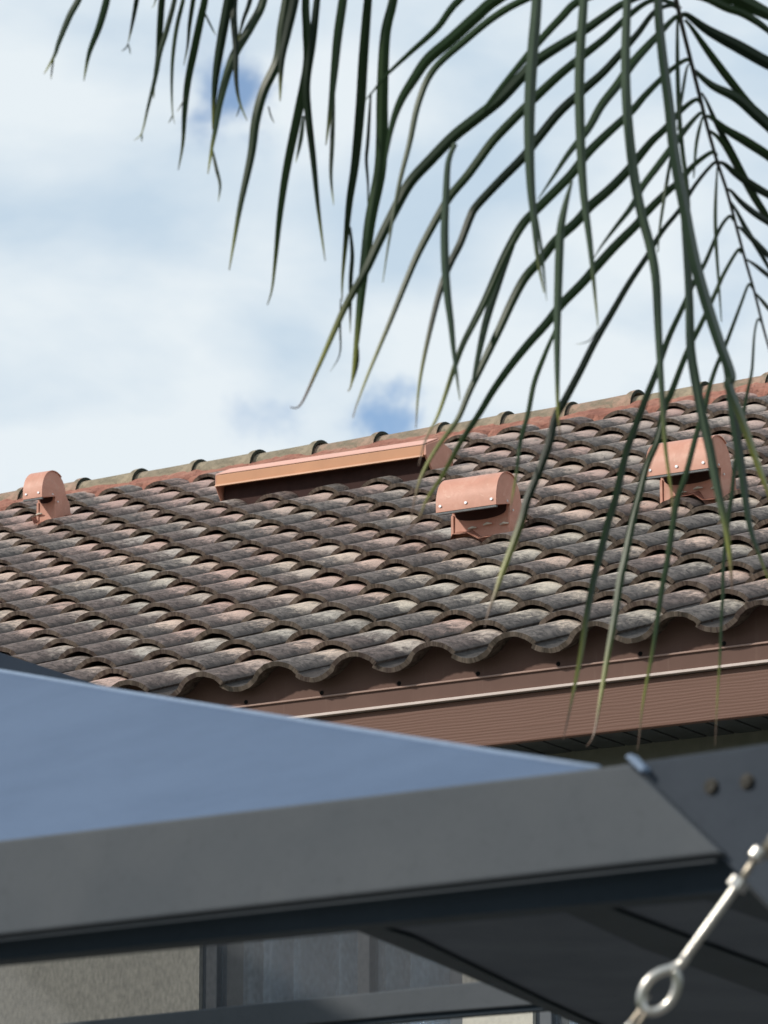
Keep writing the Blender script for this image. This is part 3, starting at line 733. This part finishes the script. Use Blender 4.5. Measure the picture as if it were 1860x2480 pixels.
class Leaves:
    def __init__(s, fold=.55): s.v = []; s.f = []; s.a = []; s.fold = fold
    def leaf(s, pts, wpx, z0=0., z1=0., base=.35, tip=.10, tipcol=1.0, peak=.45, roll=None, sc=1.0, off=(0, 0)):
        pts = [(off[0] + x / sc, off[1] + y / sc) for x, y in pts]; wpx = wpx / sc
        sp = smooth_pts(pts, 6); n = len(sp) - 1
        ds = [0]
        for i in range(n): ds.append(ds[-1] + math.dist(sp[i], sp[i + 1]))
        roll = random.uniform(-.5, .5) if roll is None else roll
        rnd = random.random(); tw = random.uniform(-.5, .5); b0 = len(s.v)
        for i, (x, y) in enumerate(sp):
            t = ds[i] / ds[-1]; Z = PZ + z0 + (z1 - z0) * t
            if t < peak: wf = base + (1 - base) * math.sin(t / peak * math.pi / 2)
            else:
                u = (t - peak) / (1 - peak); wf = tip + (1 - tip) * max(0, math.cos(u * math.pi / 2)) ** .9
            a = sp[max(0, i - 1)]; c = sp[min(n, i + 1)]; dx, dy = c[0] - a[0], c[1] - a[1]; L = math.hypot(dx, dy) or 1
            ph = roll + tw * t; hw = wpx * wf * .5 * Z / FPX
            sv = (RT * (-dy / L) - UPc * (dx / L)) ; sv = sv * 1.0 + FW * math.tan(ph) * .8
            p = P(x, y, Z); fold = FW * (-hw * s.fold)
            # thin V section with thickness
            s.v += [p - sv * hw - fold * .5, p + fold * .5, p + sv * hw - fold * .5, p + fold * .5 + FW * (.0010 + hw * .1)]
            for _ in range(4): s.a.append((rnd, t * tipcol, 0, 1))
        for i in range(n):
            q = b0 + i * 4; r_ = q + 4
            s.f += [(q, q + 1, r_ + 1, r_), (q + 1, q + 2, r_ + 2, r_ + 1), (q, r_, r_ + 3, q + 3), (q + 3, r_ + 3, r_ + 2, q + 2)]
    def build(s, name, mat, parent):
        me = bpy.data.meshes.new(name); me.from_pydata(s.v, [], s.f); me.update()
        at = me.attributes.new('leaf', 'FLOAT_COLOR', 'POINT'); at.data.foreach_set('color', [x for q in s.a for x in q])
        o = link(name, me, mat, parent, smooth=True); ms = o.modifiers.new('edges', 'EDGE_SPLIT'); ms.split_angle = R(25); return o
def zz(pts, sc, ox, oy): return [(ox + x / sc, oy + y / sc) for x, y in pts]
k = 1.784
Lz = lambda pts: zz(pts, k, 0, 0)
Rz = lambda pts: zz(pts, k, 930, 0)
Bz = lambda pts: zz(pts, 2.765, 1260, 850)
Mz = lambda pts: zz(pts, 2.765, 700, 600)
Nz = lambda pts: zz(pts, 2.765, 700, 950)
Hz = lambda pts: zz(pts, 2.183, 1100, 1400)

# frond C: its rachis runs above the picture, leaflets hang down on the left
def rachC(x): return -95 - (x - 60) * .085
def ext(pts, rf, lean=18):
    x, y = pts[0]; yy = rf(x + lean); return [(x + lean, yy)] + pts
fc = Leaves(); FCz = .1
def CL(pts, w_, **kw):
    p = ext(Lz(pts), rachC) if pts[0][1] < 0 or kw.pop('up', False) else Lz(pts)
    kw.setdefault('base', .55); kw.setdefault('peak', .40); kw.setdefault('tipcol', .93)
    fc.leaf(p, w_ / k * .86, FCz + random.uniform(-.05, .05), FCz + random.uniform(-.1, .1), **kw)
def FK(pts, w_, **kw): fc.leaf(Lz(pts), w_ / k, FCz, FCz, base=.9, tip=.3, tipcol=1., **kw)
CL([(350, -30), (300, 70), (255, 180), (235, 240), (190, 320)], 36); FK([(232, 250), (226, 290), (220, 342)], 8)
CL([(465, -20), (430, 110), (385, 230), (362, 350)], 36)
CL([(592, -10), (570, 110), (553, 190)], 26); FK([(553, 190), (543, 208), (525, 222)], 6); FK([(553, 190), (560, 212), (563, 235)], 6)
CL([(675, -10), (655, 36)], 18)
CL([(702, -20), (691, 120), (683, 240), (668, 340), (664, 425)], 34)
CL([(758, -20), (720, 130), (690, 230), (672, 330), (640, 460), (612, 575), (578, 606)], 28); FK([(612, 575), (613, 592), (612, 612)], 7)
CL([(795, -20), (765, 110), (748, 230), (742, 350), (745, 480), (755, 536)], 22); FK([(745, 500), (738, 515), (728, 532)], 6)
CL([(838, -20), (820, 100), (810, 200), (793, 284)], 24)
CL([(888, -20), (865, 90), (840, 210), (812, 350), (798, 480), (790, 620), (770, 735)], 38); FK([(800, 420), (785, 450), (765, 482)], 6); FK([(882, 50), (905, 100), (932, 152)], 9)
CL([(990, -20), (960, 150), (937, 290), (926, 400), (918, 560)], 50)
CL([(1015, -20), (1010, 80), (1018, 190), (1020, 340), (1035, 440), (1068, 522)], 34); FK([(1035, 460), (1030, 482), (1020, 506)], 6)
CL([(1085, -20), (1050, 90), (1022, 200)], 26)
CL([(1140, -10), (1085, 110), (1020, 220), (985, 310), (950, 440), (930, 560), (915, 640), (898, 752)], 48)
CL([(915, 640), (935, 730), (951, 800), (943, 872)], 18, base=.6)
CL([(1240, -20), (1218, 120), (1200, 260), (1140, 390), (1105, 520), (1085, 670), (1040, 880), (1010, 1050), (990, 1168)], 52, peak=.35)
CL([(1275, -20), (1243, 130), (1217, 260), (1210, 438)], 48)
FK([(1160, 460), (1170, 500), (1185, 532)], 7)
CL([(1322, -20), (1325, 130), (1328, 280), (1290, 480), (1240, 720), (1210, 920), (1190, 1120), (1175, 1250), (1155, 1318)], 46, peak=.4)
CL([(1372, -20), (1350, 180), (1325, 350), (1330, 480), (1355, 700), (1375, 900), (1405, 1128)], 40, peak=.4)
CL([(1312, 500), (1300, 600), (1278, 702)], 22, base=.5)
CL([(1484, -20), (1460, 150), (1445, 300), (1430, 450), (1408, 628)], 46)
CL([(1442, 400), (1435, 620), (1430, 760), (1442, 888)], 24, base=.6)
CL([(1592, -20), (1570, 250), (1558, 450), (1535, 700), (1510, 870), (1495, 1030), (1480, 1200), (1478, 1300)], 50)
CL([(1602, 400), (1590, 600), (1583, 690), (1590, 800), (1588, 920)], 18)
CL([(1702, -20), (1665, 150), (1652, 400), (1650, 600), (1640, 750), (1600, 950), (1575, 1150), (1560, 1280), (1540, 1480), (1520, 1650), (1503, 1692)], 62, peak=.5)
CL([(1512, 980), (1522, 1100), (1515, 1220), (1513, 1440)], 22)
CL([(1472, 1290), (1470, 1420), (1468, 1530), (1425, 1608)], 10)
CL([(1538, 1440), (1545, 1560), (1525, 1652)], 18)

# frond A: rachis in the picture at the right
fa = Leaves(.7); far_ = Rz([(1180, -330), (1225, -130), (1262, 0), (1290, 120), (1330, 280), (1370, 440), (1400, 560), (1440, 700), (1480, 820), (1520, 970), (1560, 1120), (1600, 1260), (1640, 1420), (1680, 1560), (1720, 1700)])
def AL(pts, w_, conv=Rz, z1=-.25, **kw):
    kw.setdefault('base', .42); kw.setdefault('peak', .35)
    fa.leaf(conv(pts) if conv else pts, w_ / k * .88, 0, z1, **kw)
AL([(1220, -200), (900, -120), (620, -8), (480, 70), (350, 175), (215, 300), (150, 440), (110, 620), (65, 800), (20, 1050), (-5, 1220)], 38, tipcol=.85)
AL([(1200, -260), (800, -180), (500, -12), (400, 70), (290, 170), (190, 255), (130, 340), (70, 440), (30, 560), (0, 740)], 58, tipcol=.6, peak=.55)
AL([(1190, -300), (600, -220), (330, -5), (230, 120), (110, 230), (10, 325), (-60, 410), (-90, 440)], 38, tipcol=.6, peak=.5)
AL([(1190, -320), (900, -300), (-50 + 930, -240)], 30) if False else None
AL([(1245, -60), (1050, -60), (850, 0), (760, 82), (670, 180), (590, 275), (500, 385), (430, 475)], 40, tipcol=.5, tip=.5)
AL([(1262, -20), (1150, -25), (1040, 12), (950, 72), (860, 135), (670, 255), (590, 335), (500, 430), (400, 510), (300, 590), (200, 692), (110, 792), (40, 920), (-20, 1040), (-80, 1170), (-160, 1310), (-220, 1440), (-290, 1600), (-360, 1748), (-405, 1760)], 58, peak=.4, tipcol=1.)
AL([(1268, 20), (1200, 0), (1140, 8), (1060, 65), (960, 160), (860, 240), (760, 322), (660, 415), (560, 515), (470, 610), (400, 705), (355, 765), (290, 842), (240, 922), (150, 1090), (90, 1230), (30, 1380), (-20, 1500), (-70, 1620), (-115, 1740), (-135, 1805)], 46, tipcol=.95)
AL([(1275, 40), (1240, 22), (1170, 50), (1100, 140), (1040, 210), (950, 310), (860, 390), (760, 482), (670, 592), (600, 680), (500, 782), (400, 890), (370, 945), (330, 1050), (290, 1130), (250, 1230), (210, 1380), (170, 1560), (148, 1700), (138, 1850)], 46, tipcol=.95)
AL([(1282, 90), (1262, 72), (1190, 145), (1080, 265), (1010, 365), (940, 455), (880, 560), (800, 660), (730, 765), (665, 862)], 46, tipcol=.5)
AL([(1332, 275), (1305, 258), (1230, 310), (1130, 410), (1070, 480), (960, 582), (880, 662), (810, 752), (740, 825), (660, 905), (595, 975), (520, 1110), (440, 1290), (385, 1400), (340, 1490), (300, 1600), (235, 1790), (180, 1900), (150, 2010)], 46)
AL([(560, 1055), (505, 1190), (445, 1375), (405, 1550), (385, 1650)], 40, base=.5, tipcol=.4, tip=.4)
AL([(1372, 448), (1348, 430), (1290, 472), (1210, 560), (1150, 618), (1050, 740), (970, 822), (890, 892), (830, 960), (740, 1042), (680, 1120), (610, 1200), (555, 1300), (500, 1420), (430, 1565), (370, 1690), (330, 1788), (300, 1840), (222, 1945), (160, 2060), (128, 2180), (118, 2250)], 48, peak=.3)
AL([(1385, 500), (1365, 490), (1300, 562), (1240, 642), (1180, 722), (1120, 802), (1070, 892), (1000, 982), (940, 1062), (905, 1120)], 36, tipcol=.4)
AL([(1438, 675), (1415, 658), (1340, 712), (1280, 780), (1220, 832), (1130, 922), (1090, 972), (1000, 1062), (920, 1150), (860, 1220), (770, 1312), (700, 1400), (620, 1490), (540, 1590), (470, 1690), (410, 1790), (332, 1910), (248, 2062), (184, 2160), (150, 2240), (80, 2315)], 46, peak=.32)
AL([(1445, 715), (1425, 705), (1350, 792), (1280, 902), (1200, 1002), (1140, 1102), (1060, 1222), (990, 1342), (910, 1480), (850, 1600), (780, 1732), (738, 1808), (717, 1905), (672, 2032), (622, 2150), (596, 2245), (556, 2355), (512, 2470), (480, 2565), (456, 2630), (435, 2708)], 40, peak=.75, tipcol=1.)
AL([(760, 1340), (742, 1420), (700, 1520), (650, 1652), (622, 1790), (590, 1905), (570, 2060), (540, 2230)], 26)
b_D14 = Rz([(1512, 952), (1492, 935), (1450, 990), (1390, 1130), (1340, 1220), (1290, 1330), (1230, 1460), (1180, 1600)]) + [(1567, 958), (1548, 1008), (1530, 1058), (1520, 1085), (1506, 1140), (1490, 1211), (1473, 1266), (1455, 1338), (1439, 1400), (1421, 1492), (1407, 1583), (1389, 1675), (1375, 1743), (1363, 1792)]
AL(b_D14, 38, None, -.35, peak=.6)
b_D15 = Rz([(1545, 1095), (1530, 1080), (1470, 1180), (1430, 1270), (1370, 1400), (1310, 1520), (1240, 1700)]) + [(1610, 985), (1592, 1066), (1567, 1125), (1549, 1194), (1531, 1266), (1513, 1356), (1503, 1400), (1489, 1492), (1471, 1592), (1453, 1698), (1439, 1776), (1421, 1808)]
AL(b_D15, 38, None, -.35, peak=.62)
b_D16 = Rz([(1592, 1245), (1575, 1230), (1540, 1320), (1480, 1480), (1430, 1600), (1400, 1700)]) + [(1708, 985), (1687, 1052), (1661, 1150), (1640, 1212), (1625, 1302), (1614, 1374), (1608, 1400), (1599, 1455), (1581, 1574), (1558, 1698), (1547, 1794), (1543, 1817)]
AL(b_D16, 30, None, -.35, peak=.5)
b_D17 = Rz([(1632, 1395), (1615, 1380), (1600, 1450), (1590, 1600)]) + [(1810, 951), (1799, 1013), (1781, 1121), (1773, 1194), (1763, 1266), (1752, 1374), (1751, 1443), (1748, 1492), (1743, 1606), (1737, 1698), (1732, 1803)]
AL(b_D17, 22, None, -.35, peak=.4)
for pts, w_ in (([(1285, 70), (1310, 65), (1400, 130), (1530, 200), (1659, 272), (1800, 345), (2100, 560)], 62),
                ([(1300, 85), (1330, 120), (1400, 220), (1490, 340), (1580, 450), (1659, 520), (1850, 700)], 40),
                ([(1330, 295), (1350, 312), (1420, 370), (1520, 420), (1600, 490), (1720, 610), (1900, 850)], 52),
                ([(1392, 500), (1420, 512), (1480, 560), (1580, 620), (1700, 705), (1900, 900)], 46),
                ([(1372, 400), (1395, 440), (1440, 540), (1500, 650), (1560, 765), (1630, 890), (1750, 1100)], 30),
                ([(1400, 560), (1440, 590), (1480, 640), (1540, 740), (1600, 850), (1700, 1010), (1800, 1200)], 38),
                ([(1440, 700), (1470, 708), (1520, 750), (1600, 805), (1720, 880), (1850, 1000)], 40),
                ([(1480, 815), (1500, 825), (1540, 870), (1600, 920), (1720, 1005), (1850, 1150)], 34),
                ([(1490, 860), (1520, 905), (1560, 980), (1640, 1115), (1740, 1300)], 26),
                ([(1522, 980), (1540, 985), (1580, 1022), (1659, 1102), (1760, 1220)], 30),
                ([(1562, 1118), (1610, 1150), (1700, 1225), (1800, 1330)], 24),
                ([(1602, 1262), (1659, 1330), (1740, 1430)], 20),
                ([(1255, -60), (1380, -30), (1500, -18), (1590, 25), (1680, 70), (1850, 150)], 78),
                ([(1262, -25), (1330, -20), (1400, -5), (1480, 32), (1560, 62), (1659, 130), (1780, 250)], 44)):
    AL(pts, w_, z1=.25, tipcol=.5, base=.35)
# slim shoots close to the rachis
for pts, w_ in (([(1285, 30), (1270, 60), (1268, 250), (1275, 480), (1290, 650), (1310, 800), (1320, 950), (1330, 1150)], 24),
                ([(1330, 275), (1310, 290), (1290, 400), (1268, 560)], 16), ([(1385, 500), (1375, 510), (1350, 620), (1338, 770)], 18),
                ([(1250, 620), (1240, 680), (1215, 830), (1190, 1000), (1184, 1090)], 18), ([(1440, 720), (1432, 900), (1435, 1050), (1445, 1200), (1458, 1390)], 19)):
    AL(pts, w_, z1=-.1, tipcol=.6, tip=.3)

# frond B: nearer, rachis above the picture, long leaflets hanging straight down
fbv = Leaves(1.3); FBz = -.55
def rachB(x): return -150 - (x - 900) * .12
def BL(pts, w_, up=True, **kw):
    kw.setdefault('base', .6); kw.setdefault('peak', .42)
    p = ext(pts, rachB, 6) if up else pts
    fbv.leaf(p, w_ / k * .90, FBz + random.uniform(-.05, .05), FBz + .02, **kw)
BL(Rz([(662, -20), (645, 200), (632, 400), (628, 600), (635, 800), (650, 960), (665, 1120), (692, 1265)]), 56, tipcol=.88)
BL(Rz([(660, 930), (682, 1090), (703, 1302)]), 15, up=False, tipcol=.9)
BL(Rz([(864, -20), (850, 200), (845, 400), (852, 650), (865, 850), (890, 1050), (905, 1200), (925, 1412)]), 48, tipcol=.9)
BL(Rz([(925, 1415), (905, 1450), (880, 1475), (828, 1490)]), 6, up=False)
BL(Rz([(1052, -20), (1045, 200), (1047, 400), (1062, 600), (1085, 780), (1115, 930), (1150, 1060), (1175, 1200), (1185, 1400), (1195, 1600)]) + [(1602, 930), (1606, 995), (1612, 1085), (1622, 1160), (1628, 1210), (1625, 1250)], 48, tipcol=.95)
BL(Rz([(1185, -20), (1200, 200), (1232, 450), (1250, 620), (1272, 760), (1298, 890), (1322, 1020), (1350, 1150), (1392, 1300), (1450, 1480), (1500, 1620)]) + [(1766, 935), (1795, 1010), (1813, 1060), (1838, 1132), (1868, 1215), (1890, 1320)], 58, peak=.6)
BL(Rz([(1420, 1380), (1480, 1580)]) + [(1768, 945), (1780, 1030), (1795, 1125), (1815, 1265), (1838, 1340), (1868, 1420)], 44, up=False, tipcol=.9)
BL(Rz([(1290, 860), (1312, 1150), (1320, 1300), (1326, 1500)]) + [(1685, 922), (1703, 1013), (1719, 1085), (1733, 1157), (1748, 1230), (1762, 1302), (1770, 1374), (1774, 1440)], 46, up=False, peak=.55)
BL(Rz([(308, 620), (278, 700), (268, 850), (262, 1000), (265, 1150), (275, 1280), (290, 1400), (302, 1520), (328, 1730)]), 40, up=False, tipcol=.85)
BL(Rz([(812, 780), (785, 880), (765, 980), (758, 1100), (753, 1250), (749, 1400), (749, 1600)]) + [(1351, 990), (1354, 1030), (1357, 1068)], 42, up=False, base=.3, peak=.25)

def rachis(name, pts, z, r0, r1):
    sp = smooth_pts(pts, 5); b = MB(); n = len(sp) - 1
    b.tube([P(x, y, PZ + z) for x, y in sp], [r0 + (r1 - r0) * i / n for i in range(n + 1)], 10)
    return b
for lv, mat, rp, z, r0, lab in (
        (fa, 'leaf', [(2950, -1850), (2300, -1350), (1800, -700)] + far_, 0, .0060, 'frond whose dark midrib runs down the right side'),
        (fbv, 'leaf_grey', [(2950, -1850), (2300, -700), (1900, -330), (1500, -222), (900, -150), (500, -105)], FBz, .012, 'frond with grey green leaflets hanging straight down'),
        (fc, 'leaf', [(2950, -1850), (2000, -900), (1400, -300), (1000, -180), (500, -132), (150, -104), (60, -95)], FCz, .012, 'frond with short tips hanging in from the top left')):
    fo = lv.build('frond', M[mat], palm); fo['label'] = lab
    if lv is fa: r1 = .0022
    else: r1 = .004
    rachis('midrib', rp, z, r0, r1).build('midrib', M['rachis'], fo, smooth=True)
